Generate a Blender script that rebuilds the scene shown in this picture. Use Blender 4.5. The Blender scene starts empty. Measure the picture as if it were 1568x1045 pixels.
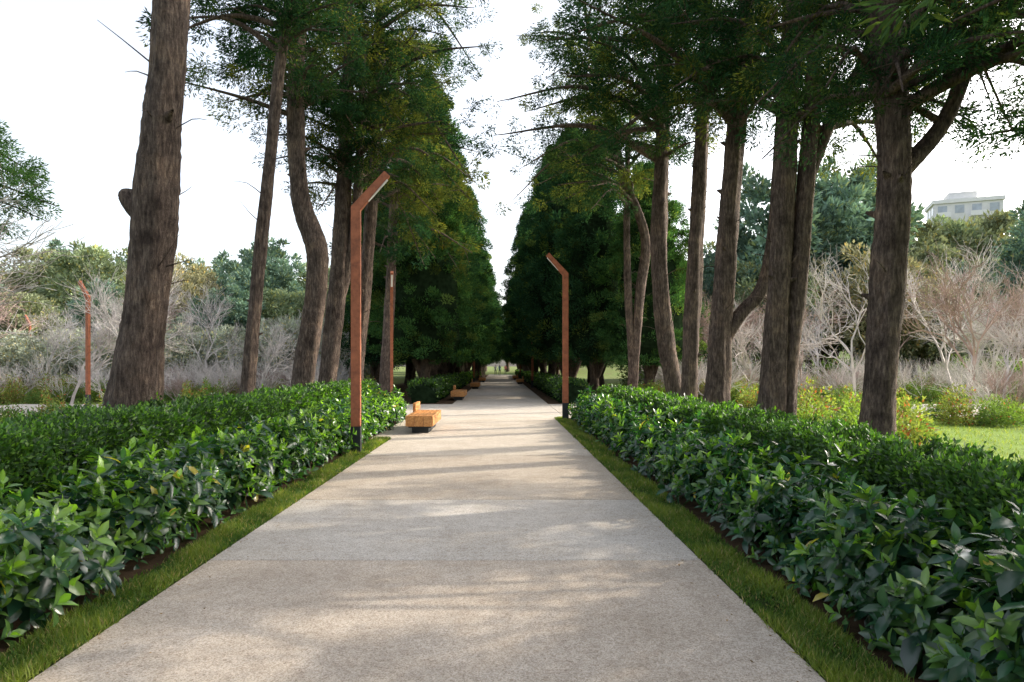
import bpy, bmesh, math, numpy as np
from mathutils import Vector, Matrix
R=math.radians
scene=bpy.context.scene
scene.view_settings.view_transform='Standard'
try: scene.view_settings.look='None'
except: pass
scene.view_settings.exposure=0
rng=np.random.default_rng(7)
COL=scene.collection
SUN_AZ,SUN_EL=68,29

# ---------------- world / sun / camera ----------------
w=bpy.data.worlds.new("World"); scene.world=w; w.use_nodes=True
nt=w.node_tree; nt.nodes.clear()
sky=nt.nodes.new('ShaderNodeTexSky'); sky.sky_type='NISHITA'; sky.sun_disc=False
sky.sun_elevation=R(SUN_EL); sky.sun_rotation=R(SUN_AZ); sky.air_density=1.0; sky.dust_density=4; sky.ozone_density=1.0
hs=nt.nodes.new('ShaderNodeHueSaturation'); hs.inputs['Saturation'].default_value=0.42; hs.inputs['Value'].default_value=3.15
bg=nt.nodes.new('ShaderNodeBackground'); bg.inputs[1].default_value=0.15
out=nt.nodes.new('ShaderNodeOutputWorld')
nt.links.new(sky.outputs[0],hs.inputs['Color']); nt.links.new(hs.outputs[0],bg.inputs[0]); nt.links.new(bg.outputs[0],out.inputs[0])
S=Vector((math.sin(R(SUN_AZ))*math.cos(R(SUN_EL)),math.cos(R(SUN_AZ))*math.cos(R(SUN_EL)),math.sin(R(SUN_EL))))
sl=bpy.data.lights.new("sun",'SUN'); sl.energy=5.0; sl.angle=R(0.5); sl.color=(1,.90,.74)
so=bpy.data.objects.new("sun",sl); COL.objects.link(so); so.rotation_euler=S.to_track_quat('Z','Y').to_euler(); so.location=S*60
cd=bpy.data.cameras.new("camera"); cam=bpy.data.objects.new("camera",cd); COL.objects.link(cam); scene.camera=cam
cd.lens=24.0; cd.sensor_width=36; cd.clip_end=2000; cd.clip_start=.05
cam.location=(0,0,1.6); cam.rotation_euler=(R(90),0,0); cd.shift_x=.0115; cd.shift_y=.024

# ---------------- materials ----------------
def newmat(name):
    m=bpy.data.materials.new(name); m.use_nodes=True; n=m.node_tree; n.nodes.clear()
    o=n.nodes.new('ShaderNodeOutputMaterial'); return m,n,o
def N(n,t,**k):
    x=n.nodes.new(t)
    for a,b in k.items(): setattr(x,a,b)
    return x
def noise(n,vec,scale,detail=4,rough=.6):
    x=N(n,'ShaderNodeTexNoise'); x.inputs['Scale'].default_value=scale; x.inputs['Detail'].default_value=detail; x.inputs['Roughness'].default_value=rough
    if vec is not None: n.links.new(vec,x.inputs['Vector'])
    return x
def ramp(n,fac,stops):
    r=N(n,'ShaderNodeValToRGB'); e=r.color_ramp.elements
    while len(e)<len(stops): e.new(.5)
    for i,(p,c) in enumerate(stops): e[i].position=p; e[i].color=(*c,1)
    n.links.new(fac,r.inputs[0]); return r
def mixc(n,a,b,fac,mode='MIX'):
    m=N(n,'ShaderNodeMix',data_type='RGBA',blend_type=mode)
    for s,v in ((6,a),(7,b),(0,fac)):
        if hasattr(v,'links'): n.links.new(v,m.inputs[s])
        else: m.inputs[s].default_value=v if s==0 else (*v,1)
    return m.outputs[2]
def bump(n,h,st,dist):
    b=N(n,'ShaderNodeBump'); b.inputs['Strength'].default_value=st; b.inputs['Distance'].default_value=dist
    n.links.new(h,b.inputs['Height']); return b.outputs[0]
def simple(name,c,rough=.6,metal=0,var=.25,scale=12,bs=.2):
    m,n,o=newmat(name); g=N(n,'ShaderNodeTexCoord'); ns=noise(n,g.outputs['Object'],scale)
    r=ramp(n,ns.outputs[0],[(.3,tuple(x*(1-var) for x in c)),(.7,tuple(min(1,x*(1+var)) for x in c))])
    p=N(n,'ShaderNodeBsdfPrincipled'); n.links.new(r.outputs[0],p.inputs['Base Color']); p.inputs['Roughness'].default_value=rough; p.inputs['Metallic'].default_value=metal
    n.links.new(bump(n,ns.outputs[0],bs,.01),p.inputs['Normal']); n.links.new(p.outputs[0],o.inputs[0]); return m
def matte(name,c,var=.3,scale=2):
    m,n,o=newmat(name); g=N(n,'ShaderNodeTexCoord'); ns=noise(n,g.outputs['Object'],scale,1)
    r=ramp(n,ns.outputs[0],[(.3,tuple(x*(1-var) for x in c)),(.7,tuple(min(1,x*(1+var)) for x in c))])
    p=N(n,'ShaderNodeBsdfDiffuse'); n.links.new(r.outputs[0],p.inputs[0]); n.links.new(p.outputs[0],o.inputs[0]); return m
def leafmat(name,rough=.55,trans=.3,spec=.4,boost=(1.6,1.7,.9)):
    m,n,o=newmat(name); a=N(n,'ShaderNodeAttribute',attribute_name='col')
    if spec>.25:
        p=N(n,'ShaderNodeBsdfPrincipled'); p.inputs['Roughness'].default_value=rough; p.inputs['Specular IOR Level'].default_value=spec
    else: p=N(n,'ShaderNodeBsdfDiffuse')
    n.links.new(a.outputs['Color'],p.inputs[0])
    t=N(n,'ShaderNodeBsdfTranslucent'); n.links.new(mixc(n,a.outputs['Color'],boost,1.0,'MULTIPLY'),t.inputs[0])
    x=N(n,'ShaderNodeMixShader'); x.inputs[0].default_value=trans
    n.links.new(p.outputs[0],x.inputs[1]); n.links.new(t.outputs[0],x.inputs[2]); n.links.new(x.outputs[0],o.inputs[0]); return m
M_leaf=leafmat("cypress_foliage",.75,.30,.2,(2.1,2.2,1.0))
M_far=leafmat("woodland_foliage",.8,.15,.1,(1.5,1.5,.9))
M_laurel=leafmat("laurel_leaf",.25,.27,.6,(3.2,3.8,.7))
M_hedge=leafmat("hedge_leaf",.40,.32,.45,(3.0,3.6,.7))
M_grass=leafmat("grass_blade",.6,.35,.3,(2.0,2.1,.8))
M_core=matte("foliage_core",(.012,.022,.010),.4,6)  # near-black solids added inside hedges and crowns to block light
def barkmat(name,c1,c2):
    m,n,o=newmat(name); g=N(n,'ShaderNodeNewGeometry')
    mp=N(n,'ShaderNodeMapping'); mp.inputs['Scale'].default_value=(1,1,.2); n.links.new(g.outputs['Position'],mp.inputs[0])
    a=noise(n,mp.outputs[0],26,6,.75); b=noise(n,g.outputs['Position'],2.6,5,.65); d=noise(n,g.outputs['Position'],38,4,.7)
    r=ramp(n,a.outputs[0],[(.34,tuple(x*.35 for x in c1)),(.5,c1),(.68,c2)])
    r2=ramp(n,b.outputs[0],[(.32,(.5,.47,.46)),(.5,(.95,.95,.95)),(.68,(1.4,1.32,1.2))])
    c=mixc(n,r.outputs[0],r2.outputs[0],1.0,'MULTIPLY')
    p=N(n,'ShaderNodeBsdfPrincipled'); n.links.new(c,p.inputs['Base Color']); p.inputs['Roughness'].default_value=.9; p.inputs['Specular IOR Level'].default_value=.2
    ad=N(n,'ShaderNodeMath',operation='MULTIPLY_ADD'); n.links.new(d.outputs[0],ad.inputs[0]); ad.inputs[1].default_value=.7; n.links.new(a.outputs[0],ad.inputs[2])
    n.links.new(bump(n,ad.outputs[0],1.0,.06),p.inputs['Normal']); n.links.new(p.outputs[0],o.inputs[0]); return m
M_bark=barkmat("cypress_bark",(.120,.088,.072),(.27,.21,.165))
M_bark2=barkmat("bark_far",(.10,.075,.055),(.17,.13,.10))
M_bare=matte("bare_twig",(.58,.53,.50))
M_bareb=matte("bare_twig_brown",(.40,.30,.27))
M_stem=matte("shrub_stem",(.16,.11,.07))
M_corten=simple("corten_steel",(.31,.098,.042),.7,.0,.35,9,.35)
M_dark=simple("charcoal_steel",(.02,.024,.028),.5,.3,.2,9)
M_led=simple("lamp_diffuser",(.7,.7,.68),.4,0,.05,9,0)
def woodmat():
    m,n,o=newmat("bench_timber"); g=N(n,'ShaderNodeTexCoord')
    mp=N(n,'ShaderNodeMapping'); mp.inputs['Scale'].default_value=(8,1,8); n.links.new(g.outputs['Object'],mp.inputs[0])
    a=noise(n,mp.outputs[0],3,5,.6); r=ramp(n,a.outputs[0],[(.3,(.30,.12,.035)),(.5,(.50,.22,.06)),(.72,(.66,.36,.14))])
    p=N(n,'ShaderNodeBsdfPrincipled'); n.links.new(r.outputs[0],p.inputs['Base Color']); p.inputs['Roughness'].default_value=.5
    n.links.new(bump(n,a.outputs[0],.3,.004),p.inputs['Normal']); n.links.new(p.outputs[0],o.inputs[0]); return m
M_wood=woodmat()
def pathmat():
    m,n,o=newmat("exposed_aggregate"); g=N(n,'ShaderNodeNewGeometry'); at=N(n,'ShaderNodeAttribute',attribute_name='col')
    v=N(n,'ShaderNodeTexVoronoi'); v.inputs['Scale'].default_value=150; n.links.new(g.outputs['Position'],v.inputs['Vector'])
    v2=N(n,'ShaderNodeTexVoronoi'); v2.inputs['Scale'].default_value=70; n.links.new(g.outputs['Position'],v2.inputs['Vector'])
    bw=N(n,'ShaderNodeRGBToBW'); n.links.new(v.outputs['Color'],bw.inputs[0]); bw2=N(n,'ShaderNodeRGBToBW'); n.links.new(v2.outputs['Color'],bw2.inputs[0])
    r=ramp(n,bw.outputs[0],[(.1,(.62,.58,.54)),(.45,(.97,.97,.97)),(.9,(1.28,1.27,1.25))])
    r2=ramp(n,bw2.outputs[0],[(.15,(.84,.81,.78)),(.35,(1,1,1)),(.85,(1.08,1.08,1.09))])
    b=noise(n,g.outputs['Position'],.9,5,.65); rb=ramp(n,b.outputs[0],[(.3,(.86,.83,.79)),(.7,(1.08,1.08,1.08))])
    b2=noise(n,g.outputs['Position'],7,5,.7); rb2=ramp(n,b2.outputs[0],[(.35,(.90,.88,.86)),(.6,(1.04,1.04,1.04))])
    c=mixc(n,at.outputs['Color'],r.outputs[0],1,'MULTIPLY'); c=mixc(n,c,r2.outputs[0],1,'MULTIPLY'); c=mixc(n,c,rb.outputs[0],1,'MULTIPLY'); c=mixc(n,c,rb2.outputs[0],1,'MULTIPLY')
    p=N(n,'ShaderNodeBsdfPrincipled'); n.links.new(c,p.inputs['Base Color']); p.inputs['Roughness'].default_value=.85; p.inputs['Specular IOR Level'].default_value=.25
    n.links.new(bump(n,bw.outputs[0],.25,.004),p.inputs['Normal']); n.links.new(p.outputs[0],o.inputs[0]); return m
M_path=pathmat()
def groundmat(name,stops,sc=1.2):
    m,n,o=newmat(name); g=N(n,'ShaderNodeNewGeometry')
    a=noise(n,g.outputs['Position'],sc,6,.7); b=noise(n,g.outputs['Position'],sc*30,4,.7)
    r=ramp(n,a.outputs[0],stops); rb=ramp(n,b.outputs[0],[(.3,(.55,.55,.5)),(.7,(1.3,1.3,1.3))])
    c=mixc(n,r.outputs[0],rb.outputs[0],1,'MULTIPLY')
    p=N(n,'ShaderNodeBsdfPrincipled'); n.links.new(c,p.inputs['Base Color']); p.inputs['Roughness'].default_value=.95; p.inputs['Specular IOR Level'].default_value=.1
    n.links.new(bump(n,b.outputs[0],.8,.04),p.inputs['Normal']); n.links.new(p.outputs[0],o.inputs[0]); return m
M_ground=groundmat("ground_grass",[(.3,(.13,.105,.06)),(.45,(.14,.16,.05)),(.6,(.11,.17,.04)),(.75,(.26,.22,.12))],.35)
M_lawn=groundmat("lawn_grass",[(.3,(.13,.20,.035)),(.6,(.19,.28,.05)),(.8,(.28,.28,.09))],.8)
M_soil=groundmat("soil_mulch",[(.3,(.05,.032,.02)),(.6,(.12,.075,.045)),(.8,(.17,.115,.075))],5)
M_turf=groundmat("turf_base",[(.3,(.035,.06,.015)),(.7,(.07,.10,.025))],4)

# ---------------- mesh helpers ----------------
def build(name,V,F,mat,col=None,smooth=False,parent=None,link=True,loc=None):
    me=bpy.data.meshes.new(name); V=np.asarray(V,dtype=np.float32)
    me.vertices.add(len(V)); me.vertices.foreach_set('co',V.ravel())
    Fs=[np.asarray(f,dtype=np.int32) for f in F if len(f)]
    idx=np.concatenate([f.ravel() for f in Fs]); tot=np.concatenate([np.full(len(f),f.shape[1],dtype=np.int32) for f in Fs])
    st=np.concatenate([[0],np.cumsum(tot)[:-1]]).astype(np.int32)
    me.loops.add(len(idx)); me.loops.foreach_set('vertex_index',idx)
    me.polygons.add(len(tot)); me.polygons.foreach_set('loop_start',st); me.polygons.foreach_set('loop_total',tot)
    me.polygons.foreach_set('use_smooth',np.full(len(tot),smooth))
    if col is not None:
        a=me.attributes.new('col','FLOAT_COLOR','POINT'); c=np.ones((len(V),4),dtype=np.float32); c[:,:3]=col; a.data.foreach_set('color',c.ravel())
    me.update(calc_edges=True); me.materials.append(mat)
    if not link: return me
    o=bpy.data.objects.new(name,me); COL.objects.link(o)
    if parent: o.parent=parent
    if loc: o.location=loc
    return o
def inst(name,me,loc,rz=0,sc=1,parent=None):
    o=bpy.data.objects.new(name,me); COL.objects.link(o); o.location=loc; o.rotation_euler=(0,0,rz)
    o.scale=(sc,sc,sc) if not hasattr(sc,'__len__') else sc
    if parent: o.parent=parent
    return o
def empty(name,loc=(0,0,0)):
    o=bpy.data.objects.new(name,None); o.empty_display_size=.2; COL.objects.link(o); o.location=loc; return o
def nrm(a): return a/np.maximum(np.linalg.norm(a,axis=1,keepdims=True),1e-9)
def rdir(n): return nrm(rng.normal(size=(n,3)))
def diamonds(P,D,Nn,L,W,col,bend=.0):
    n=len(P); D=nrm(D); Sd=nrm(np.cross(D,Nn)); N2=np.cross(Sd,D)
    L=np.broadcast_to(L,(n,))[:,None]; W=np.broadcast_to(W,(n,))[:,None]
    v=np.stack([P,P+D*L*.45+Sd*W*.5,P+D*L-N2*L*bend,P+D*L*.45-Sd*W*.5],1).reshape(-1,3)
    f=np.arange(4*n).reshape(n,4); return v,f,np.repeat(col,4,0)
def bigleaf(P,D,Nn,L,W,col,bend=.22):
    n=len(P); D=nrm(D); Sd=nrm(np.cross(D,Nn)); N2=np.cross(Sd,D); L=L[:,None]; W=W[:,None]
    def pt(t,s,up): return P+D*L*t+Sd*W*s+N2*(W*up-L*bend*t*t)
    v=np.stack([pt(0,0,0),pt(.36,0,0),pt(.72,0,0),pt(1,0,0),pt(.3,.46,.16),pt(.66,.43,.15),pt(.3,-.46,.16),pt(.66,-.43,.15)],1).reshape(-1,3)
    t=np.array([[0,1,4],[1,5,4],[1,2,5],[2,3,5],[0,6,1],[1,6,7],[1,7,2],[2,7,3]])
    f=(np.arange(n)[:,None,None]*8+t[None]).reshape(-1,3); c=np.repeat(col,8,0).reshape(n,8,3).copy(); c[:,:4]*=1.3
    return v,f,c.reshape(-1,3)
def catmull(pts,step):
    pts=np.array(pts,float); out=[]
    P=np.vstack([2*pts[0]-pts[1],pts,2*pts[-1]-pts[-2]])
    for i in range(1,len(P)-2):
        p0,p1,p2,p3=P[i-1:i+3]; k=max(2,int(np.linalg.norm(p2[:3]-p1[:3])/step))
        for t in np.arange(k)/k:
            out.append(.5*((2*p1)+(-p0+p2)*t+(2*p0-5*p1+4*p2-p3)*t*t+(-p0+3*p1-3*p2+p3)*t**3))
    out.append(pts[-1]); return np.array(out)
def tube(pts,nseg=16,step=.12,amp=.08,seed=0,off=0,fine=0):
    C=catmull(pts,step); n=len(C); ph=seed*1.7
    T=np.gradient(C[:,:3],axis=0); T=nrm(T); ref=np.array([0.3,1,0.05]); A=nrm(np.cross(T,ref)); B=np.cross(T,A)
    th=np.linspace(0,2*np.pi,nseg,endpoint=False); z=np.cumsum(np.r_[0,np.linalg.norm(np.diff(C[:,:3],axis=0),axis=1)])
    Z,TH=np.meshgrid(z,th,indexing='ij')
    r=1+amp*(.9*np.sin(3*TH+ph+.6*np.sin(Z*1.1+ph))*.6+.5*np.sin(5*TH+1.3*Z+ph*2)+.45*np.sin(2*TH-2.1*Z+ph)+.35*np.sin(8*TH+.8*np.sin(3*Z)+ph)+.35*np.sin(Z*4.3+TH+ph)*np.sin(Z*1.7+ph))
    if fine: r+=fine*rng.normal(size=r.shape)
    rr=C[:,3][:,None]*r
    V=C[:,None,:3]+rr[...,None]*(np.cos(TH)[...,None]*A[:,None]+np.sin(TH)[...,None]*B[:,None])
    i=np.arange(n-1)[:,None]*nseg; j=np.arange(nseg)[None]; j2=(j+1)%nseg
    F=np.stack([i+j,i+j2,i+nseg+j2,i+nseg+j],-1).reshape(-1,4)
    return V.reshape(-1,3),F+off
class MB:
    def __init__(s): s.V=[];s.F={3:[],4:[]};s.C=[];s.n=0
    def add(s,v,f,c=None):
        s.V.append(v); s.F[f.shape[1]].append(f+s.n); s.n+=len(v)
        if c is not None: s.C.append(c)
    def make(s,name,mat,**k):
        F=[np.concatenate(x) for x in s.F.values() if x]
        return build(name,np.concatenate(s.V),F,mat,np.concatenate(s.C) if s.C else None,**k)

def clumps(C,rad,per,L,W,base,var=.25,up=.35,cvar=.3,outw=None,light=None):
    n=len(C); rad=np.broadcast_to(rad,(n,)); 
    d=rdir(n*per); rr=rng.random(n*per)**.45
    P=np.repeat(C,per,0)+d*(rr*np.repeat(rad,per))[:,None]*np.array([1,1,.75])
    D=d*.8+rdir(n*per)*.55+np.array([0,0,up])
    if outw is not None: D=D+np.repeat(outw,per,0)*.5
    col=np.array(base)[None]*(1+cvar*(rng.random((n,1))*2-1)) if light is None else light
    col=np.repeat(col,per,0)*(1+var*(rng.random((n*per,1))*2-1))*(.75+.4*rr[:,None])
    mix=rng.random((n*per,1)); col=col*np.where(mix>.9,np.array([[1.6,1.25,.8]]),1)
    l=L*(.6+.8*rng.random(n*per)); w_=W*(.6+.8*rng.random(n*per))
    return diamonds(P,D,rdir(n*per),l,w_,np.clip(col,0,1),.12)

# ---------------- ground & path ----------------
def sheet(name,x0,x1,y0,y1,z,mat,nx=1,ny=1):
    xs=np.linspace(x0,x1,nx+1); ys=np.linspace(y0,y1,ny+1); X,Y=np.meshgrid(xs,ys)
    V=np.stack([X,Y,np.full_like(X,z)],-1).reshape(-1,3); i=(np.arange(ny)[:,None]*(nx+1)+np.arange(nx)[None]).ravel()
    return build(name,V,[np.stack([i,i+1,i+nx+2,i+nx+1],-1)],mat)
sheet("ground",-600,600,-60,1200,-.03,M_ground)
sheet("lawn",4.2,34,4,40,-.022,M_lawn)
sheet("soil_bed",-5.3,-2.4,-2,21.0,-.014,M_soil); sheet("soil_bed",1.66,4.1,-2,21.0,-.014,M_soil)
sheet("soil_bed",-9,-2.0,28.5,120,-.014,M_soil); sheet("soil_bed",2.0,9,28.5,120,-.014,M_soil)
mb=MB()
def slab(x0,x1,y0,y1,c,z=0.0,b=.006):
    g=.004
    x0+=g;x1-=g;y0+=g;y1-=g
    V=np.array([[x0+b,y0+b,z],[x1-b,y0+b,z],[x1-b,y1-b,z],[x0+b,y1-b,z],[x0,y0,z-b],[x1,y0,z-b],[x1,y1,z-b],[x0,y1,z-b],[x0,y0,z-.1],[x1,y0,z-.1],[x1,y1,z-.1],[x0,y1,z-.1]],float)
    F=[[0,1,2,3]]+[[4+i,4+(i+1)%4,(i+1)%4,i] for i in range(4)]+[[8+i,8+(i+1)%4,4+(i+1)%4,4+i] for i in range(4)]
    mb.add(V,np.array(F),np.tile(np.array(c,float),(12,1)))
brown=(.44,.385,.325); lt=(.50,.45,.385)
ys=[-3,1.2,5.62,8.15,12.2,16.2,21.0]; cs=[brown,brown,(.465,.435,.395),(.44,.385,.32),lt,lt]
for a,b,c in zip(ys[:-1],ys[1:],cs): slab(-2.4,1.66,a,b,c)
slab(-2.85,-2.4,15.0,21.0,lt)
for x0,x1 in [(-20,-12),(-12,-6.9),(-6.9,-2.4),(-2.4,2.0),(2.0,6.5),(6.5,12),(12,20)]:
    slab(x0,x1,21.0,24.6,(.50,.46,.405)); slab(x0,x1,24.6,28.3,(.47,.44,.395))
y=28.3; k=0
while y<150:
    slab(-2.0,2.0,y,y+4.2,[lt,(.45,.395,.33),(.48,.445,.40)][k%3]); y+=4.2; k+=1
mb.make("footpath",M_path)

# grass verges
def verge(x0,x1,y0,y1,inner):
    sheet("grass_verge",x0,x1,y0,y1,-.006,M_turf)
    segs=[(y0,4.5,19000,.05,.006),(4.5,8,10000,.052,.008),(8,12,4500,.058,.012),(12,y1,2400,.065,.018)]
    v=MB()
    for a,b,den,h,wd in segs:
        if b<=a: continue
        n=int((x1-x0)*(b-a)*den); s=rng.uniform(0,1,n); xx=x0+(x1-x0)*s+rng.normal(size=n)*.014; P=np.stack([xx,rng.uniform(a,b,n),np.full(n,-.005)],1)
        patch=(np.sin(P[:,1]*3.1+P[:,0]*9)+np.sin(P[:,1]*7.7+1)+np.sin(P[:,1]*1.3+P[:,0]*17))/3
        keep=(patch+rng.normal(size=n)*.35)>-.75; P=P[keep]; patch=patch[keep]; n=len(P)
        D=np.array([0,0,1.])+rng.normal(size=(n,3))*.5; D[:,2]=np.abs(D[:,2])+.2
        c1=np.array([.055,.12,.02]);c2=np.array([.24,.28,.05]);t=np.clip(rng.random((n,1))*.65+.4*patch[:,None],0,1)
        dry=rng.random((n,1))>.92
        col=c1*(1-t)+c2*t; col=np.where(dry,np.array([[.34,.27,.13]]),col)
        vv,ff,cc=diamonds(P,D,rdir(n),h*(.4+1.0*rng.random(n))*(1+.5*patch),wd,col,.3); v.add(vv,ff,cc)
    v.make("grass_tuft",M_grass)
verge(-2.74,-2.40,2.2,15.0,1); verge(1.66,2.03,2.0,20.9,-1)

# ---------------- hedges ----------------
def prof(theta,xc,a,h,ex):
    c=np.cos(theta);s=np.sin(theta)
    return xc+a*np.sign(c)*np.abs(c)**ex, h*np.abs(s)**ex, nrm(np.stack([c/a*np.abs(c)**.3,0*c,s/h*np.abs(s)**.3],1))
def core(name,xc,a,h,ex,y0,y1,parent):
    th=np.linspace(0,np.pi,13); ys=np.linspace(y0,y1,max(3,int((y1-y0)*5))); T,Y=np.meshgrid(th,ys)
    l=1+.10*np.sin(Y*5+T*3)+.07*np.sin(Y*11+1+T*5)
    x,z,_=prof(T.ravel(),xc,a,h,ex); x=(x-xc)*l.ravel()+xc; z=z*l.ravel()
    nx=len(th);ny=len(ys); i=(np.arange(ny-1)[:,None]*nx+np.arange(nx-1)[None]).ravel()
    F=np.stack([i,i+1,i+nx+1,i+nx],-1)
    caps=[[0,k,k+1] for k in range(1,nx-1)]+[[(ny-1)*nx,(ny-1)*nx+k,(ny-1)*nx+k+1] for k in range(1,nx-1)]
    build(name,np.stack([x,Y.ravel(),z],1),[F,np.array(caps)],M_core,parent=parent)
def laurel(xc,a,h,y0,y1,dens,fr=2.0):
    e=empty("laurel_shrub_row"); mbb=MB(); st=MB()
    y=y0
    while y<y1:
        yb=min(y+1,y1); f=1 if y<8 else (.8 if y<13 else .65); sz=1 if y<8 else (1.08 if y<13 else 1.18)
        n=int(dens*f*(yb-y)); th=rng.uniform(.0,np.pi,n)
        Y=rng.uniform(y,yb,n); lump=1+.17*np.sin(Y*7.4+np.sin(Y*2)*2)+.12*np.sin(Y*3.1+th*3)+.10*rng.normal(size=n)
        dep=1-.5*rng.random(n)**1.8
        x,z,nn=prof(th,xc,a,h,.72); x=xc+(x-xc)*lump*dep; z=z*lump*dep+.03
        P=np.stack([x,Y,z],1); ax=nrm(nn+np.array([0,0,.5])+rdir(n)*.45)
        k=7; A=np.repeat(ax,k,0); PP=np.repeat(P,k,0)
        ref=nrm(np.cross(A,np.tile([.31,.77,.55],(n*k,1)))); B=np.cross(A,ref)
        az=np.tile(np.arange(k)*2.4,n)+np.repeat(rng.random(n)*6.28,k)
        tilt=np.tile(np.linspace(.3,1.65,k),n)+rng.normal(size=n*k)*.22
        rad=ref*np.cos(az)[:,None]+B*np.sin(az)[:,None]
        D=A*np.cos(tilt)[:,None]+rad*np.sin(tilt)[:,None]
        Nn=A*np.sin(tilt)[:,None]-rad*np.cos(tilt)[:,None]+rdir(n*k)*.25
        PP=PP-A*(np.tile(np.linspace(0,.09,k),n))[:,None]
        plant=np.repeat(.85+.3*rng.random(n),k)
        L=sz*plant*(.10+.085*rng.random(n*k))*np.tile(np.linspace(.6,1.15,k),n); W=L*(.42+.14*rng.random(n*k))
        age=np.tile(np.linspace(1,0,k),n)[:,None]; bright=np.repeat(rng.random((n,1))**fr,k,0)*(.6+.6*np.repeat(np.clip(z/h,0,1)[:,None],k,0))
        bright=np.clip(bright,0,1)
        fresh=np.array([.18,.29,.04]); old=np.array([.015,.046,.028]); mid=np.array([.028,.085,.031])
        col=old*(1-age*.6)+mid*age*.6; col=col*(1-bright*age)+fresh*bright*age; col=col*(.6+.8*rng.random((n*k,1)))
        yel=rng.random((n*k,1))>.994; col=np.where(yel,np.array([[.35,.28,.05]]),col)
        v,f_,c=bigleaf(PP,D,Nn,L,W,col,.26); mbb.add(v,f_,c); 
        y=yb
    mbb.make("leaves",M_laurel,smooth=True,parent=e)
    n=int((y1-y0)*9)
    for i in range(n):
        yy=rng.uniform(y0,y1); x0=xc+rng.uniform(-a*.6,a*.6); s=np.sign(rng.random()-.5)
        v,f_=tube([(x0,yy,-.02,.009),(x0+.06*s,yy+.05,h*.35,.007),(x0+rng.uniform(-.15,.15),yy+rng.uniform(-.15,.15),h*.62,.004)],5,.12,0); st.add(v,f_)
    st.make("stems",M_stem,parent=e)
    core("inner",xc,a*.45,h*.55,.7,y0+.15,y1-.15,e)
laurel(-3.28,.50,.70,2.3,20.3,195,1.15); laurel(2.54,.46,.66,1.6,20.2,195,3.0)
def hedge(xc,a,h,y0,y1,dens,name="clipped_hedge",base=(.04,.085,.022),big=1):
    e=empty(name); mbb=MB(); y=y0
    while y<y1:
        yb=min(y+1,y1); q=1 if y<7 else (.7 if y<12 else (.4 if y<22 else .22)); sz=q**-.5*big
        n=int(dens*q*(yb-y)/big**2); u=rng.random(n); th=np.where(u<.5,rng.uniform(0,np.pi,n),np.arccos(rng.uniform(-1,1,n)))
        Y=rng.uniform(y,yb,n); lump=1+.05*np.sin(Y*4.6+np.sin(Y*1.3)*2)+.04*np.sin(Y*11+th*6)+.035*rng.normal(size=n)
        x,z,nn=prof(th,xc,a,h,.34); dep=1-.28*rng.random(n)**2
        x=xc+(x-xc)*lump*dep; z=z*lump*dep+.02
        P=np.stack([x,Y,z],1); D=nn*.7+rdir(n)*.8+np.array([0,0,.35])
        t=rng.random((n,1)); pt=(np.sin(Y*2.3+th*2)+np.sin(Y*6.1))[:,None]*.12
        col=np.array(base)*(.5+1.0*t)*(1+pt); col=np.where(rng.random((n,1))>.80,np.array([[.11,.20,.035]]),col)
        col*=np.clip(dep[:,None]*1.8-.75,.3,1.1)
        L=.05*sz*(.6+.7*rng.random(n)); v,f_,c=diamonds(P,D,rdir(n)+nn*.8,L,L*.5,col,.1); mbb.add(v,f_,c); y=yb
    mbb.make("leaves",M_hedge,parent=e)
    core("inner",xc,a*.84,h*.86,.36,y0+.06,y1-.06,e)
hedge(-4.2,.46,1.02,2.6,20.8,10000,base=(.033,.073,.021)); hedge(3.38,.42,.88,1.6,20.6,10000,base=(.033,.073,.021))
hedge(-3.3,.6,.85,29,60,9000,big=1.3,base=(.03,.065,.02)); hedge(3.1,.6,.85,29,60,9000,big=1.3,base=(.03,.065,.02))
hedge(-3.2,.6,.8,60,110,9000,big=2,base=(.03,.065,.02)); hedge(3.1,.6,.8,60,110,9000,big=2,base=(.03,.065,.02))

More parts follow.
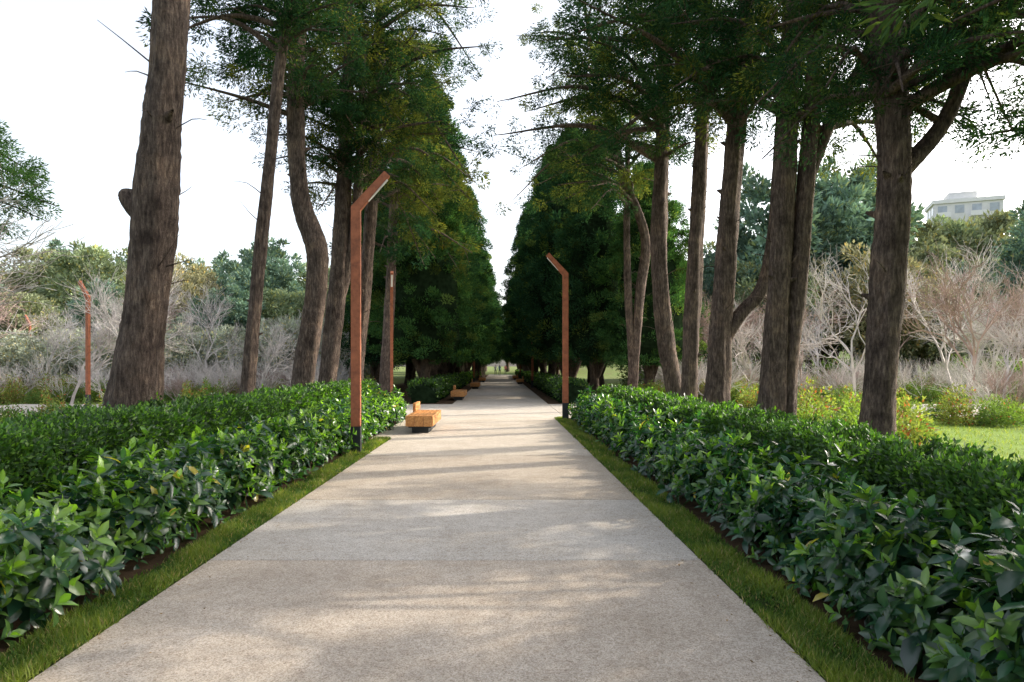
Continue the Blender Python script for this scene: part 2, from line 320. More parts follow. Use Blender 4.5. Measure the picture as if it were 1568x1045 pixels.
# ---------------- avenue trees ----------------
DK=np.array([.019,.049,.026]); OL=np.array([.090,.108,.030]); MD=np.array([.036,.066,.028])  # backlit dark and sunlit olive of the sprays are painted into these tints
RS=.84
def interp(path,z):
    p=np.array(path); return np.array([np.interp(z,p[:,2],p[:,k]) for k in range(4)])
def avenue_tree(y,trunks,z0,z1,Rc,nbr,bias=(0,0),tint=DK,tint2=OL,mixf=.3,droop=.2,name="cypress_tree",leafL=.105,per=125,stubs=6,seed=0):
    e=empty(name,(trunks[0][0][0],y,0)); off=np.array([trunks[0][0][0],y,0])
    tb=MB(); 
    for ti,t in enumerate(trunks):
        pts=[(p[0]-off[0],0,p[1],p[2]*RS) for p in t]
        if ti==0 and pts[0][2]<.1:
            b=pts[0]; pts=[(b[0],b[1],-.1,b[3]*1.45),(b[0],b[1],.18,b[3]*1.15)]+[q for q in pts[1:]]
        v,f=tube(pts,26,.07,.10,seed+ti,fine=.018); tb.add(v,f)
    mains=[[(p[0]-off[0],0,p[1],p[2]*RS) for p in t] for t in trunks]; main=mains[0]
    for i in range(stubs):
        z=rng.uniform(1.6,z0+1); b=interp(main,z); a=rng.uniform(0,6.28); l=rng.uniform(.1,.3); d=np.array([math.cos(a),math.sin(a),.35])
        r=b[3]; p0=b[:3]+d*r*.5
        v,f=tube([(*p0,r*.36),(*(b[:3]+d*(r*1.05)),r*.22),(*(b[:3]+d*(r*1.1+l*.35)),r*.08)],8,.06,.1,i); tb.add(v,f)
    for i in range(int(stubs*2)):
        z=rng.uniform(2.4,z0+2); b=interp(main,z); a=rng.uniform(0,6.28); l=rng.uniform(.2,.6); d=np.array([math.cos(a),math.sin(a),rng.uniform(-.1,.6)])
        v,f=tube([(*(b[:3]+d*b[3]*.6),.012),(*(b[:3]+d*(b[3]+l*.5)+[0,0,.05]),.007),(*(b[:3]+d*(b[3]+l)+[0,0,rng.uniform(-.1,.2)]),.003)],4,.2,0,i); tb.add(v,f)
    C=[];O=[];Tn=[]
    for i in range(nbr):
        u=(i+rng.random())/nbr; z=z0-.5+(z1-z0)*u; src=main
        alt=[m for m in mains[1:] if m[0][2]<z<m[-1][2]+.3]
        if alt and rng.random()<.45: src=alt[rng.integers(len(alt))]
        b=interp(src,z); a=rng.uniform(0,6.28)
        d=np.array([math.cos(a)+bias[0],math.sin(a)+bias[1],0]); dn=max(.35,np.linalg.norm(d)); d/=dn
        L=Rc*rng.uniform(.5,1.05)*min(1.3,max(.6,dn))*(1-.45*u**2); el=rng.uniform(.1,.65)
        p1=b[:3]+d*L*.45+np.array([0,0,L*.45*el]); p2=b[:3]+d*L+np.array([0,0,L*(el*.8-droop*rng.random()*1.5)])
        rb=.016+.014*L
        path=[(*b[:3],rb*1.4),(*p1,rb*.8),(*p2,.010)]
        v,f=tube(path,6,.3,.05,i); tb.add(v,f)
        cp=catmull(path,.1); m=len(cp); nc=max(5,int(L*3.6))
        cl_t=rng.random()<mixf
        for j in range(nc):
            s=int((.25+.75*(j+rng.random())/nc)*(m-1)); q=cp[min(s,m-1),:3]+rng.normal(size=3)*[.34,.34,.24]*(.5+.25*L)
            C.append(q);O.append(d+[0,0,.1]); Tn.append((tint2 if (cl_t and rng.random()<.75) or rng.random()<.05 else (MD if rng.random()<.3 else tint))*rng.uniform(.6,1.4))
            if rng.random()<.35:
                sb=cp[max(0,s-3),:3]; v,f=tube([(*sb,.010),(*q,.004)],4,.4,0,1); tb.add(v,f)
    C=np.array(C)
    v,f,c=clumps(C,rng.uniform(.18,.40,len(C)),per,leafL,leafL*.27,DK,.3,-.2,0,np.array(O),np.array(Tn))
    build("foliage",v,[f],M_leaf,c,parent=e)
    tb.make("trunk",M_bark,smooth=True,parent=e)
    return e
avenue_tree(9,[[(-4.96,0,.42),(-4.83,1.26,.38),(-4.68,2.37,.31),(-4.58,3.45,.32),(-4.47,4.7,.29),(-4.37,5.9,.26),(-4.2,9,.18),(-4.1,13,.08)],[(-4.58,3.45,.2),(-4.82,3.72,.17),(-4.94,3.86,.13),(-4.98,3.92,.03)]],9.2,13.5,2.6,22,(.4,0),seed=1,stubs=9)
avenue_tree(14,[[(-5.25,0,.18),(-5.2,1,.165),(-4.9,4.15,.15),(-4.57,7.36,.13),(-4.34,9.1,.11),(-4.1,13,.06)]],8.2,12.5,2.3,36,(-.2,0),seed=2,stubs=5,mixf=.05)
avenue_tree(17,[[(-5.1,0,.36),(-4.95,.95,.32),(-4.62,3.2,.31),(-4.58,4.5,.30),(-4.95,5.67,.27),(-5.09,7.5,.25),(-5.06,9.1,.22),(-4.95,10.7,.18),(-4.9,14,.08)]],8.2,14.5,2.9,56,(0,0),seed=3,stubs=6,mixf=.1)
avenue_tree(19.6,[[(-5.15,0,.34),(-5.0,.9,.32),(-4.68,3.65,.30),(-4.5,6.45,.27),(-4.4,8.7,.23),(-4.3,13,.1)],[(-4.75,3.0,.18),(-4.35,4.6,.17),(-4.1,6.5,.15),(-4.0,8.7,.12),(-3.9,11,.07)]],7.0,15,3.1,62,(.15,0),mixf=.2,seed=4,stubs=5)
avenue_tree(20.9,[[(-4.5,0,.28),(-4.4,1.5,.25),(-4.15,4,.24),(-3.95,6.5,.21),(-3.8,9,.17),(-3.7,14,.07)]],6.8,15,3.4,66,(.4,0),mixf=.45,droop=.6,seed=5,stubs=5)
avenue_tree(29.5,[[(-5.0,0,.3),(-4.8,4,.26),(-4.6,9,.2),(-4.4,15,.08)]],6.8,16,3.5,66,(.25,0),mixf=.4,droop=.5,seed=6,leafL=.17,per=90)
avenue_tree(24.5,[[(4.8,0,.24),(4.75,.9,.21),(5.0,4.1,.2),(5.2,6.2,.19),(4.46,8.3,.17),(4.0,10.1,.14),(3.36,12.6,.09),(3,14.5,.04)],[(4.75,1.5,.15),(4.6,4,.15),(4.55,7,.13),(4.6,10,.09)]],7.8,14.5,3.4,52,(-.4,0),mixf=.4,droop=.3,seed=7)
avenue_tree(19.2,[[(5.15,0,.33),(4.85,1.2,.29),(4.58,3.05,.27),(4.47,5.4,.26),(4.58,8.1,.22),(4.6,11.8,.15),(4.6,14,.06)]],7.8,14,3.7,54,(-.5,0),mixf=.15,droop=.2,seed=8)
avenue_tree(17.8,[[(4.9,0,.29),(4.94,1,.25),(5.06,4,.24),(5.23,6.9,.21),(5.37,10.2,.16),(5.4,13,.06)]],8.4,13.5,3.0,30,(.1,0),mixf=.15,droop=.1,seed=9)
avenue_tree(15,[[(4.7,0,.36),(4.76,1,.31),(4.86,2.75,.28),(5.0,4.6,.25),(5.18,6.8,.24),(5.4,9.2,.2),(5.5,13,.08)],[(4.85,2.1,.2),(5.3,2.75,.17),(5.75,3.3,.16),(5.98,4.3,.15),(6.1,6,.14),(6.3,9,.09)]],7.2,13.5,3.6,52,(-.35,0),mixf=.08,droop=.3,seed=10,stubs=8)
avenue_tree(13,[[(5.1,0,.32),(5.2,1.4,.27),(5.28,2.6,.25),(5.37,4.5,.24),(5.5,6.7,.22),(5.56,8.6,.19),(5.6,12,.08)],[(5.4,.2,.25),(5.5,1.6,.2),(5.67,3.2,.2),(5.87,5.5,.19),(6.0,7.6,.15),(6.1,10,.08)],[(5.87,5.2,.14),(6.45,6.6,.12),(7.0,7.6,.1),(7.5,9.5,.06)]],6.4,12.5,3.5,56,(.15,0),mixf=.08,droop=.3,seed=11,stubs=8)
avenue_tree(9.5,[[(5.2,0,.34),(5.25,.8,.28),(5.3,1.6,.25),(5.42,3.05,.25),(5.5,4.4,.25),(5.42,5.8,.24),(5.3,6.9,.2),(5.2,9,.15),(5.1,12,.06)],[(5.5,4.2,.14),(6.15,4.95,.12),(6.55,5.9,.11),(6.75,6.9,.1),(6.9,9,.06)],[(5.42,5.0,.1),(5.2,5.6,.09),(5.35,6.6,.07),(5.9,7.6,.05)]],5.4,10.5,3.3,66,(.3,0),mixf=.1,droop=.5,seed=12,stubs=9,leafL=.075,per=190)
for k,(X,Y,z0,zt) in enumerate([(5.6,4.8,5.0,12),(5.6,.4,4.6,11),(10.4,6.6,3.2,10),(10.6,2.6,2.6,10),(11.4,11.4,5.0,10)]):
    avenue_tree(Y,[[(X,0,.34),(X,3,.26),(X-.1,6,.22),(X-.1,zt,.06)]],z0,zt,3.2,[40,44,38,46,26][k],(0,0),seed=13+k,stubs=3,per=70,leafL=.18 if k<4 else .13,mixf=.05)

# ---------------- dense conifers of the far avenue ----------------
def conifer(h,Rr,z0,ncl,per,leaf,base,seed,sp=.5):
    ml=MB(); t=rng.random(ncl)**.85; z=z0+(h-z0)*t
    def rad(t): return Rr*np.minimum(1,(t/.10+.35)**.5)*(1-t**2.3)**.8
    r=rad(t); a=rng.uniform(0,6.28,ncl); lob=1+.16*np.sin(a*3+z*.8)+.15*np.sin(a*5-z*1.7)+.08*np.sin(z*2.9+a)
    rr=r*lob*rng.uniform(.72,1.05,ncl); C=np.stack([rr*np.cos(a),rr*np.sin(a),z],1); O=np.stack([np.cos(a),np.sin(a),.3+0*a],1)
    tint=np.where(rng.random((ncl,1))<.15,np.array([.065,.10,.03]),base)*rng.uniform(.4,1.7,(ncl,1))
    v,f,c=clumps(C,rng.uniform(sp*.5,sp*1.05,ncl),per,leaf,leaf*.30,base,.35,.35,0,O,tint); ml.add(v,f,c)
    fol=ml.make("conifer_crown",M_leaf,link=False)
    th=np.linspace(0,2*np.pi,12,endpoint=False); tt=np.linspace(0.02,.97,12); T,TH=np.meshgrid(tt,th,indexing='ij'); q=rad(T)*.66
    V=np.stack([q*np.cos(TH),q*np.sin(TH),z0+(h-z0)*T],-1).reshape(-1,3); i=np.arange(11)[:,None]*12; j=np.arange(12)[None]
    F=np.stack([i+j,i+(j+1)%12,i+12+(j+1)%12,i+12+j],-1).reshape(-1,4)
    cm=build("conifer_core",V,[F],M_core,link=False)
    tb=MB(); v,f=tube([(0,0,-.1,.38),(0.05,0,1.2,.27),(0,.05,z0+2,.22)],12,.2,.1,seed); tb.add(v,f)
    for k in range(3):
        aa=rng.uniform(0,6.28); v,f=tube([(0,0,.9,.16),(.5*math.cos(aa),.5*math.sin(aa),2,.13),(1.0*math.cos(aa),1.0*math.sin(aa),z0+1.6,.08)],8,.2,.1,k); tb.add(v,f)
    tm=tb.make("conifer_trunk",M_bark2,smooth=True,link=False)
    return fol,cm,tm
CF=[conifer(12.5,2.65,1.7,620,120,.15,np.array([.038,.088,.032]),1,.44),
    conifer(17,2.4,2.2,620,90,.19,np.array([.022,.055,.028]),2,.5),
    conifer(15.5,2.65,2.0,620,90,.19,np.array([.022,.056,.031]),3,.5)]  # last two crowns have darker base colours that stand in for shade
def put_con(i,x,y,rz,s,name="dense_cypress_tree"):
    e=empty(name,(x,y,0))
    for m,nm in zip(CF[i],("foliage","inner","trunk")): inst(nm,m,(0,0,0),rz,s,e)
put_con(0,-3.7,33,0,1.0); put_con(1,-4.1,41,1,1.08); put_con(2,4.0,38,2,.95); put_con(1,4.6,33.5,.5,.8)
put_con(2,-6.6,36,1,.8); put_con(0,6.8,31,4,.85)
yy=46;k=0
while yy<116:
    nx=3.6-.9*min(1,(yy-46)/30)
    put_con([1,2,0][k%3],-nx+rng.uniform(-.4,.2),yy,rng.uniform(0,6),(rng.uniform(.84,1.1))*(1.2 if k%3==2 else 1))
    put_con([2,1,1][k%3],nx+.3+rng.uniform(-.2,.4),yy-2.0,rng.uniform(0,6),rng.uniform(.82,1.12))
    yy+=6.0;k+=1
for k in range(6):
    put_con(k%3,-8.2+rng.uniform(-.8,.8),46+k*10,k,.9); put_con((k+1)%3,8.4+rng.uniform(-.8,.8),44+k*10,k*2,.85)

def cedar():
    e=empty("cedar_tree",(-12.8,15,0)); tb=MB(); v,f=tube([(0,0,-.1,.3),(0,0,4,.2),(.1,0,7.5,.05)],12,.2,.08,3); tb.add(v,f); C=[];O=[]
    for i in range(34):
        z=rng.uniform(4.9,7.4); a=rng.uniform(0,6.28); L=(3.2-(z-4.9)*.3)*rng.uniform(.75,1.05); d=np.array([math.cos(a),math.sin(a),0])
        p=[(0,0,z,.05),(*(d*L*.5+[0,0,z+.15]),.03),(*(d*L+[0,0,z-.3]),.01)]; v,f=tube(p,5,.3,0,i); tb.add(v,f); cp=catmull(p,.1)
        for j in range(13):
            q=cp[int((.25+.75*rng.random())*(len(cp)-1)),:3]+rng.normal(size=3)*[.25,.25,.07]; C.append(q);O.append(d)
    C=np.array(C); v,f,c=clumps(C,.26,110,.10,.026,np.array([.08,.16,.06]),.3,-.1,.3,np.array(O))
    build("foliage",v,[f],M_leaf,c,parent=e); tb.make("trunk",M_bark2,smooth=True,parent=e)
cedar()

# ---------------- bare trees & shrubs ----------------
def bare(h,depth,spread,seed,kids=3,r0=.06,mat=M_bare,multi=1,rmin=.005):
    r=np.random.default_rng(seed); segs=[]
    def grow(p,d,l,rad,k):
        n=3; q=p
        for i in range(n):
            d=d+r.normal(size=3)*.2; d[2]+=.04; d/=np.linalg.norm(d); q2=q+d*l/n; segs.append((q,q2,rad*(1-.25*i/n),rad*(1-.25*(i+1)/n))); q=q2
            if k>0 and i>0:
                for c in range(kids-1 if i<n-1 else kids):
                    a=r.normal(size=3); a-=a.dot(d)*d; a/=np.linalg.norm(a)+1e-6; dd=d*math.cos(spread*r.uniform(.5,1.2))+a*math.sin(spread*r.uniform(.5,1.2))
                    dd[2]+=.10; dd/=np.linalg.norm(dd); grow(q,dd,l*r.uniform(.55,.85),rad*.55,k-1)
    for m in range(multi):
        d0=np.array([r.normal()*.12*multi**.7,r.normal()*.12*multi**.7,1.]); grow(np.array([0,0,-.05]),d0/np.linalg.norm(d0),h*.34,r0,depth)
    P0=np.array([s[0] for s in segs]);P1=np.array([s[1] for s in segs]);a0=np.array([s[2] for s in segs]);a1=np.array([s[3] for s in segs]); a0=np.maximum(a0,rmin);a1=np.maximum(a1,rmin*.8)
    T=nrm(P1-P0); A=nrm(np.cross(T,[[.2,.9,.3]])); B=np.cross(T,A); ns=3; V=[]
    for j in range(ns):
        d=A*math.cos(j*2*math.pi/ns)+B*math.sin(j*2*math.pi/ns); V.append(P0+d*a0[:,None]); V.append(P1+d*a1[:,None])
    V=np.stack(V,1).reshape(-1,3); b=np.arange(len(segs))[:,None]*2*ns
    F=np.concatenate([b+np.array([[2*j,(2*j+2)%(2*ns),(2*j+3)%(2*ns),2*j+1]]) for j in range(ns)])
    return build("bare_branches",V,[F],mat,link=False)
BT=[bare(6.5,4,.7,1,r0=.075),bare(5.5,4,.8,2,r0=.07),bare(6,4,.75,5,mat=M_bareb,r0=.075)]
BS=[bare(2.6,2,.45,11,3,.016,multi=6,rmin=.005),bare(2.2,2,.55,12,3,.014,multi=6,rmin=.005),bare(1.8,2,.55,13,3,.013,mat=M_bareb,multi=6,rmin=.005)]
for x,y,i,s in [(-12.5,24,0,.85),(-17,27,1,.95),(-10.6,30,1,.75),(-21,26,2,1.0),(13.0,25,0,.95),(16.5,24,2,1.0),(12.6,33,1,1.0),(20,30,0,1.1),(23,34,1,1.1),(16,36,2,1.1),(19,26,1,.9),(-14.5,34,0,.9),(-24,36,1,1.0),(27,38,0,1.2),(-8.5,36,0,.7),(-14.1,12.6,1,1.45),(-17.5,33,2,1.05),(-28,34,0,1.1),
    (-11.5,38,1,1.0),(-19.5,39,0,1.1),(-26,42,1,1.25),(-32,41,2,1.3),(14.5,40,2,1.1),(19,41,1,1.3),(25,44,2,1.4),(31,46,1,1.4),(22,29,2,1.0),(9.4,33,2,.9),(29,36,2,1.2),(10.6,26.0+4,1,.8)]:
    inst("bare_tree",BT[i],(x,y,-.03),rng.uniform(0,6),s)
th=empty("bare_shrub_thicket")
for k in range(260):
    y=rng.uniform(20,46); sx=-1 if k%2 else 1
    x=sx*rng.uniform(7.5 if sx>0 else 8,.78*y+4)
    if 20.5<y<29 and abs(x)<20: y+=9
    inst("shrub",BS[rng.integers(3)],(x,y,-.03),rng.uniform(0,6),rng.uniform(.7,1.4),th)

def bush(h,a,n,leaf,base,red=0):
    d=rdir(n); d[:,2]=np.abs(d[:,2]); rr=rng.random(n)**.4; P=d*rr[:,None]*[a,a,h]*(1+.25*np.sin(d[:,:1]*6+d[:,1:2]*5)); P[:,2]+=.03
    D=d+rdir(n)*.8; t=rng.random((n,1)); col=base*(.5+t); 
    if red: col=np.where(rng.random((n,1))<red,np.array([[.30,.10,.06]]),col)
    v,f,c=diamonds(P,D,rdir(n),leaf*(.6+.8*rng.random(n)),leaf*.5,col,.1); return build("bush",v,[f],M_grass,c,link=False)
BU=[bush(.85,.6,2400,.08,np.array([.15,.22,.05]),.05),bush(.7,.7,2400,.08,np.array([.10,.16,.045]),.02),bush(1.0,.5,1900,.08,np.array([.18,.21,.065]),.1)]
rb=empty("rose_shrub_border")
for k in range(200):
    sx=1 if k%2 else -1
    if sx>0: x=rng.uniform(6.4,24); y=rng.uniform(max(12.5,x*1.15),30)
    else: x=-rng.uniform(6.0,24); y=rng.uniform(max(13,-x*1.15),32)
    if sx>0 and y<17.5 and x>8: continue
    if 20.7<y<28.7: y+=8.5
    inst("bush",BU[rng.integers(3)],(x,y,-.03),rng.uniform(0,6),rng.uniform(.5,1.1),rb)
for x,y in [(6.2,12.3),(6.9,13.2),(7.6,12.6),(6.0,11.4),(7.0,12.0),(6.6,14.6),(8.3,14),(9.6,18.6),(11,19),(12.6,18.8),(14,19.2),(15.5,19),(-6.4,11.5),(-7.4,12.6),(-8.2,13.4),(-6.3,14.5),(-7.0,17),(-9,16)]:
    inst("bush",BU[rng.integers(3)],(x,y,-.03),rng.uniform(0,6),rng.uniform(.7,1.05),rb)
for k in range(60):
    sx=1 if k%2 else -1; y=rng.uniform(40,48); x=sx*rng.uniform(9,.8*y)
    inst("bush",BU[1],(x,y,-.03),rng.uniform(0,6),rng.uniform(1.8,2.8),rb)

n=42000; xx=rng.uniform(5,26,n)*np.where(rng.random(n)<.5,-1,1); yv=rng.uniform(6,34,n); keep=(np.abs(xx)<yv*.85)&~((yv>20.8)&(yv<28.6)&(np.abs(xx)<20)); xx=xx[keep];yv=yv[keep];n=len(xx)
D=np.array([0,0,1.])+rng.normal(size=(n,3))*.4; t=rng.random((n,1)); col=np.array([.13,.21,.035])*(1-t)+np.array([.27,.28,.08])*t; col[xx<0]*=.8
v,f,c=diamonds(np.stack([xx,yv,np.full(n,-.03)],1),D,rdir(n),.05+.07*rng.random(n),.02,col,.2); build("meadow_grass",v,[f],M_grass,c)

# ---------------- distant woodland ----------------
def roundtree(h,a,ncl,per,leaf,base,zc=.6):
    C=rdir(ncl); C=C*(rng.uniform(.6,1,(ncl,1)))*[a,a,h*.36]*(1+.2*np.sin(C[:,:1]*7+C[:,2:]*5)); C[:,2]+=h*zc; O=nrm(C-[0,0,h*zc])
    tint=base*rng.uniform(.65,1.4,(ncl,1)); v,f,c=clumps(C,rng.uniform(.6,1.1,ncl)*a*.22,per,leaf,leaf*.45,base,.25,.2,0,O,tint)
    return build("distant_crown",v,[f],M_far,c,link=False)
RT=[roundtree(12,4.2,170,75,.38,np.array([.20,.25,.15])),roundtree(12,3.6,170,75,.38,np.array([.23,.26,.16])),roundtree(13,3.0,170,75,.38,np.array([.15,.23,.18])),  # bases paled, partly blued: distance haze is put into the leaf colour
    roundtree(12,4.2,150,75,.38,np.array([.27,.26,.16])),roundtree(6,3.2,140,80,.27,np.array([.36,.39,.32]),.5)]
wl=empty("distant_woodland")
tm=CF[0][2]
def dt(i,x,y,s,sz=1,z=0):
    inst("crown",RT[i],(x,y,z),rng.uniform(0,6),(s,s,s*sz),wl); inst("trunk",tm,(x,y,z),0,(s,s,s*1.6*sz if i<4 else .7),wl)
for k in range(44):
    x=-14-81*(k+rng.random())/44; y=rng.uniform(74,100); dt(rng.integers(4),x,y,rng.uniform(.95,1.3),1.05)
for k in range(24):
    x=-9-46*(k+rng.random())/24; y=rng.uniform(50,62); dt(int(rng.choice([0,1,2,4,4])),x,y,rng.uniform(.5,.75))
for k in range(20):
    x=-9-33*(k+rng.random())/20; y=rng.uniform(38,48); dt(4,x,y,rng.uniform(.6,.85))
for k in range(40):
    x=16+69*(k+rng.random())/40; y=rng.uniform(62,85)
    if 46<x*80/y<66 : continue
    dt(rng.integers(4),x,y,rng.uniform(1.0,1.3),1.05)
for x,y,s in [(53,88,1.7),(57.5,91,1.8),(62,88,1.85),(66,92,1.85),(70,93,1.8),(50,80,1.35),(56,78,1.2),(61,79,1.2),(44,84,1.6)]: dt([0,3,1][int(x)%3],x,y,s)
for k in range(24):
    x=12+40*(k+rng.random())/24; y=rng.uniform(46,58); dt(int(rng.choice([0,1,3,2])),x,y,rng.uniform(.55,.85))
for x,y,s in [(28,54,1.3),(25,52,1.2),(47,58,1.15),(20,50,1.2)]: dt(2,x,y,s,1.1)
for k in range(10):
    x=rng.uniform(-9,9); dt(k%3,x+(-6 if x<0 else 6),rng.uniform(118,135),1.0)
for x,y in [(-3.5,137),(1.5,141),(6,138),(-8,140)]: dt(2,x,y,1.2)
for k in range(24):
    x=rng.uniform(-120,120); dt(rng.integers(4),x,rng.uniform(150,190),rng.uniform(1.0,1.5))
def hill():
    nx,ny=40,16; X,Y=np.meshgrid(np.linspace(-20,260,nx),np.linspace(95,300,ny)); Z=-.5+16*np.exp(-((X-120)/70)**2)*(1-np.exp(-((Y-92)/30)**2))
    i=(np.arange(ny-1)[:,None]*nx+np.arange(nx-1)[None]).ravel()
    build("hill",np.stack([X,Y,Z],-1).reshape(-1,3),[np.stack([i,i+1,i+nx+1,i+nx],-1)],M_ground,smooth=True)
hill()

def boxm(name,boxes,mat,bevel=.004,parent=None,loc=(0,0,0)):
    bm=bmesh.new()
    for (x0,x1,y0,y1,z0,z1) in boxes:
        b=bmesh.new(); bmesh.ops.create_cube(b,size=1,matrix=Matrix.Translation(((x0+x1)/2,(y0+y1)/2,(z0+z1)/2))@Matrix.Diagonal((x1-x0,y1-y0,z1-z0,1)))
        if bevel: bmesh.ops.bevel(b,geom=b.edges[:],offset=bevel,segments=2,affect='EDGES')
        t=bpy.data.meshes.new("t"); b.to_mesh(t); bm.from_mesh(t); bpy.data.meshes.remove(t); b.free()
    me=bpy.data.meshes.new(name); bm.to_mesh(me); bm.free(); me.materials.append(mat)
    o=bpy.data.objects.new(name,me); COL.objects.link(o); o.location=loc
    if parent: o.parent=parent
    return o
def building(x,y,z,wd,dp,fl,nb,rz):
    e=empty("apartment_building",(x,y,z)); e.rotation_euler=(0,0,rz)
    M_w=simple("render_wall",(.68,.67,.65),.8,0,.08,1); M_g=simple("window_glass",(.36,.40,.44),.2,0,.2,1); M_s=simple("balcony_slab",(.76,.75,.73),.8,0,.05,1)
    H=fl*3.0; boxm("walls",[(-wd/2,wd/2,-dp/2,dp/2,0,H)],M_w,.02,e); win=[];bal=[];rail=[]
    for f in range(fl):
        for b in range(nb):
            cx=-wd/2+(b+.5)*wd/nb; win.append((cx-.8,cx+.8,-dp/2-.06,-dp/2+.05,f*3+.9,f*3+2.5))
            if b%2==0: bal.append((cx-1.3,cx+1.3,-dp/2-1.2,-dp/2-.08,f*3+.0,f*3+.15)); rail.append((cx-1.3,cx+1.3,-dp/2-1.2,-dp/2-1.12,f*3+.16,f*3+1.0))
        for b in range(3):
            cy=-dp/2+(b+.5)*dp/3; win.append((-wd/2-.06,-wd/2+.05,cy-.8,cy+.8,f*3+.9,f*3+2.5))
    boxm("windows",win,M_g,0,e); boxm("balconies",bal,M_s,0,e); boxm("railings",rail,M_s,0,e)
    boxm("roof_parapet",[(-wd/2-.3,wd/2+.3,-dp/2-.3,dp/2+.3,H+.002,H+.8)],M_s,.02,e); boxm("stair_head",[(-3,2,-2,3,H+.802,H+2.6)],M_w,.02,e)
building(97,143,8,12,8,9,4,R(-22))

def lamp(x,y,rz,h=4.45,arm=.85):
    e=empty("street_lamp",(x,y,0)); e.rotation_euler=(0,0,rz)
    w=.085; t=.055; dx=math.cos(R(48));dz=math.sin(R(48))
    A=Vector((0,h)); d=Vector((dx,dz)); nrmv=Vector((-dz,dx)); bis=R((90+48)/2); m=w/math.cos(R((90-48)/2))
    mv=Vector((-math.sin(bis),math.cos(bis)))*m
    pts=[Vector((-w,.42)),Vector((w,.42)),A-mv,A+d*arm-nrmv*w*.75,A+d*arm+nrmv*w*.75,A+mv]
    bm=bmesh.new(); vs=[bm.verts.new((p.x,-t,p.y)) for p in pts]; bm.faces.new(vs)
    r=bmesh.ops.extrude_face_region(bm,geom=bm.faces[:]); bmesh.ops.translate(bm,vec=(0,2*t,0),verts=[v for v in r['geom'] if isinstance(v,bmesh.types.BMVert)])
    bmesh.ops.recalc_face_normals(bm,faces=bm.faces[:]); bmesh.ops.bevel(bm,geom=bm.edges[:],offset=.006,segments=2,affect='EDGES')
    me=bpy.data.meshes.new("post"); bm.to_mesh(me); me.materials.append(M_corten); o=bpy.data.objects.new("post_and_arm",me); COL.objects.link(o); o.parent=e
    boxm("base_sleeve",[(-w-.006,w+.006,-t-.006,t+.006,-.05,.50)],M_dark,.006,e)
    boxm("base_plate",[(-.15,.15,-.12,.12,-.02,.018)],M_dark,.004,e)
    bm=bmesh.new(); bmesh.ops.create_cube(bm,size=1,matrix=Matrix.Diagonal((arm*.62,.075,.014,1))); bmesh.ops.bevel(bm,geom=bm.edges[:],offset=.003,segments=1)
    me=bpy.data.meshes.new("led_panel"); bm.to_mesh(me); me.materials.append(M_led); o=bpy.data.objects.new("led_panel",me); COL.objects.link(o); o.parent=e
    c=A+d*arm*.6-nrmv*(w*.86+.003); o.location=(c.x,0,c.y); o.rotation_euler=(0,-R(48),0)
lamp(-2.62,12.4,0); lamp(1.93,20.2,R(180),4.3,.8); lamp(-4.07,25.6,R(-80),4.4); lamp(-15.7,26,R(150),4.2); lamp(-31,45,R(150),4.3); lamp(2.35,50,R(180),4.4); lamp(-2.4,62,0,4.4); lamp(2.35,80,R(180),4.4)

def bench(x,y,rz=0,L=2.2,back=True):
    e=empty("park_bench",(x,y,0)); e.rotation_euler=(0,0,rz); wd=.64; g=.008
    boxm("plinth",[(-.2,.2,-L/2+.22,L/2-.22,0.001,.13)],M_dark,.006,e)
    boxm("frame",[(-.27,.27,-L/2+.1,L/2-.1,.131,.17)],M_dark,.004,e)
    nb=5; bw=wd/nb; boxm("seat",[(-wd/2+i*bw+g/2,-wd/2+(i+1)*bw-g/2,-L/2+.05,L/2-.05,.37,.42) for i in range(nb)],M_wood,.005,e)
    boxm("side_boards",[(-wd/2,-wd/2+.045,-L/2+.05,L/2-.05,.172,.366),(wd/2-.045,wd/2,-L/2+.05,L/2-.05,.172,.366)],M_wood,.005,e)
    boxm("end_boards",[(-wd/2,-.107,s*L/2-.0235,s*L/2+.0235,.172,.42) for s in (-1,1)]+[(-.101,.101,s*L/2-.0235,s*L/2+.0235,.172,.42) for s in (-1,1)]+[(.107,wd/2,s*L/2-.0235,s*L/2+.0235,.172,.42) for s in (-1,1)],M_wood,.005,e)
    if back:
        boxm("backrest",[(-wd/2+.03,-wd/2+.10,.0,L/2-.1,.455+.105*i,.55+.105*i) for i in range(2)],M_wood,.006,e)
        boxm("backrest_brackets",[(-wd/2+.005,-wd/2+.029,yy-.02,yy+.02,.424,.64) for yy in (.25,L/2-.3)],M_dark,.003,e)
bench(-1.90,17.1); bench(-1.95,32.4); bench(-1.72,47.5); bench(1.72,60,R(180)); bench(-1.72,66); bench(1.72,78,R(180))

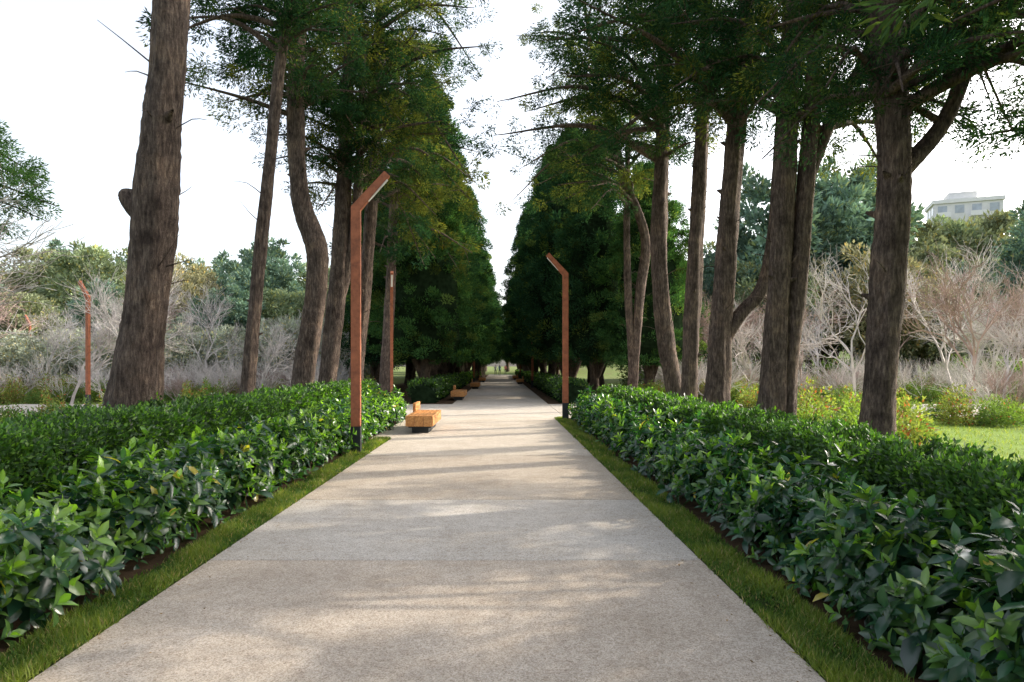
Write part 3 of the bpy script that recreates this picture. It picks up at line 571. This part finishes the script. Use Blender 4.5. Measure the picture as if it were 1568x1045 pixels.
def person(x,y,shirt,trouser,rz,stride):
    e=empty("walking_person",(x,y,0)); e.rotation_euler=(0,0,rz)
    J=dict(pel=(0,0,.95),wai=(0,0,1.1),che=(0,.01,1.32),nek=(0,.01,1.5),hed=(0,.02,1.6),top=(0,.02,1.72),
     hl=(-.1,0,.9),kl=(-.1,stride*.5,.5),al=(-.1,stride*.75-.05,.09),tl=(-.1,stride*.75+.1,.035),hr=(.1,0,.9),kr=(.1,-stride*.25,.5),ar=(.1,-stride-.05,.12),tr=(.1,-stride+.1,.035),
     sl=(-.19,.01,1.42),el=(-.25,-.08*stride*4,1.15),wl=(-.26,.12-stride*.6,.93),fl=(-.26,.16-stride*.6,.84),sr=(.19,.01,1.42),er=(.25,.04,1.15),wr=(.26,.16,.94),fr=(.26,.2,.85))
    Rd=dict(pel=.15,wai=.13,che=.15,nek=.06,hed=.095,top=.07,hl=.09,kl=.06,al=.045,tl=.035,hr=.09,kr=.06,ar=.045,tr=.035,sl=.06,el=.045,wl=.035,fl=.03,sr=.06,er=.045,wr=.035,fr=.03)
    E=[('pel','wai'),('wai','che'),('che','nek'),('nek','hed'),('hed','top'),('pel','hl'),('hl','kl'),('kl','al'),('al','tl'),('pel','hr'),('hr','kr'),('kr','ar'),('ar','tr'),('che','sl'),('sl','el'),('el','wl'),('wl','fl'),('che','sr'),('sr','er'),('er','wr'),('wr','fr')]
    ks=list(J); me=bpy.data.meshes.new("body"); me.from_pydata([J[k] for k in ks],[(ks.index(a),ks.index(b)) for a,b in E],[])
    o=bpy.data.objects.new("body",me); COL.objects.link(o); o.parent=e
    m=o.modifiers.new("s",'SKIN')
    for i,k in enumerate(ks): me.skin_vertices[0].data[i].radius=(Rd[k],Rd[k]*.8); 
    me.skin_vertices[0].data[0].use_root=True
    o.modifiers.new("ss",'SUBSURF').levels=1; o.modifiers["ss"].render_levels=1
    mt,n,oo=newmat("clothing"); g=N(n,'ShaderNodeTexCoord'); s=N(n,'ShaderNodeSeparateXYZ'); n.links.new(g.outputs['Object'],s.inputs[0])
    mr=N(n,'ShaderNodeMath',operation='DIVIDE'); n.links.new(s.outputs[2],mr.inputs[0]); mr.inputs[1].default_value=2
    r=ramp(n,mr.outputs[0],[(0,(.04,.03,.03)),(.04,trouser),(.475,shirt),(.755,(.5,.32,.24)),(.83,(.04,.025,.02))]); r.color_ramp.interpolation='CONSTANT'
    p=N(n,'ShaderNodeBsdfPrincipled'); p.inputs['Roughness'].default_value=.8; n.links.new(r.outputs[0],p.inputs['Base Color']); n.links.new(p.outputs[0],oo.inputs[0]); me.materials.append(mt)
person(-.75,108,(.65,.68,.72),(.03,.04,.07),R(180),.2); person(-.1,110,(.25,.42,.6),(.05,.05,.06),R(180),.24); person(.9,118,(.6,.2,.15),(.03,.03,.04),0,.2)

n=420; side=rng.random(n)<.5; xx=np.where(side,-2.4+np.abs(rng.normal(size=n))*.25,1.66-np.abs(rng.normal(size=n))*.25); yv=rng.uniform(2.5,20,n)
D=rdir(n);D[:,2]*=.15; up=np.tile([0,0,1.],(n,1))+rdir(n)*.3; P=np.stack([xx,yv,np.full(n,.006)],1); L=.010+.022*rng.random(n)
v,f,c=diamonds(P,D,up,L,L*.45,np.array([.20,.12,.05])*(.4+rng.random((n,1))),.0); build("fallen_leaves",v,[f],M_leaf,c)
print("done")
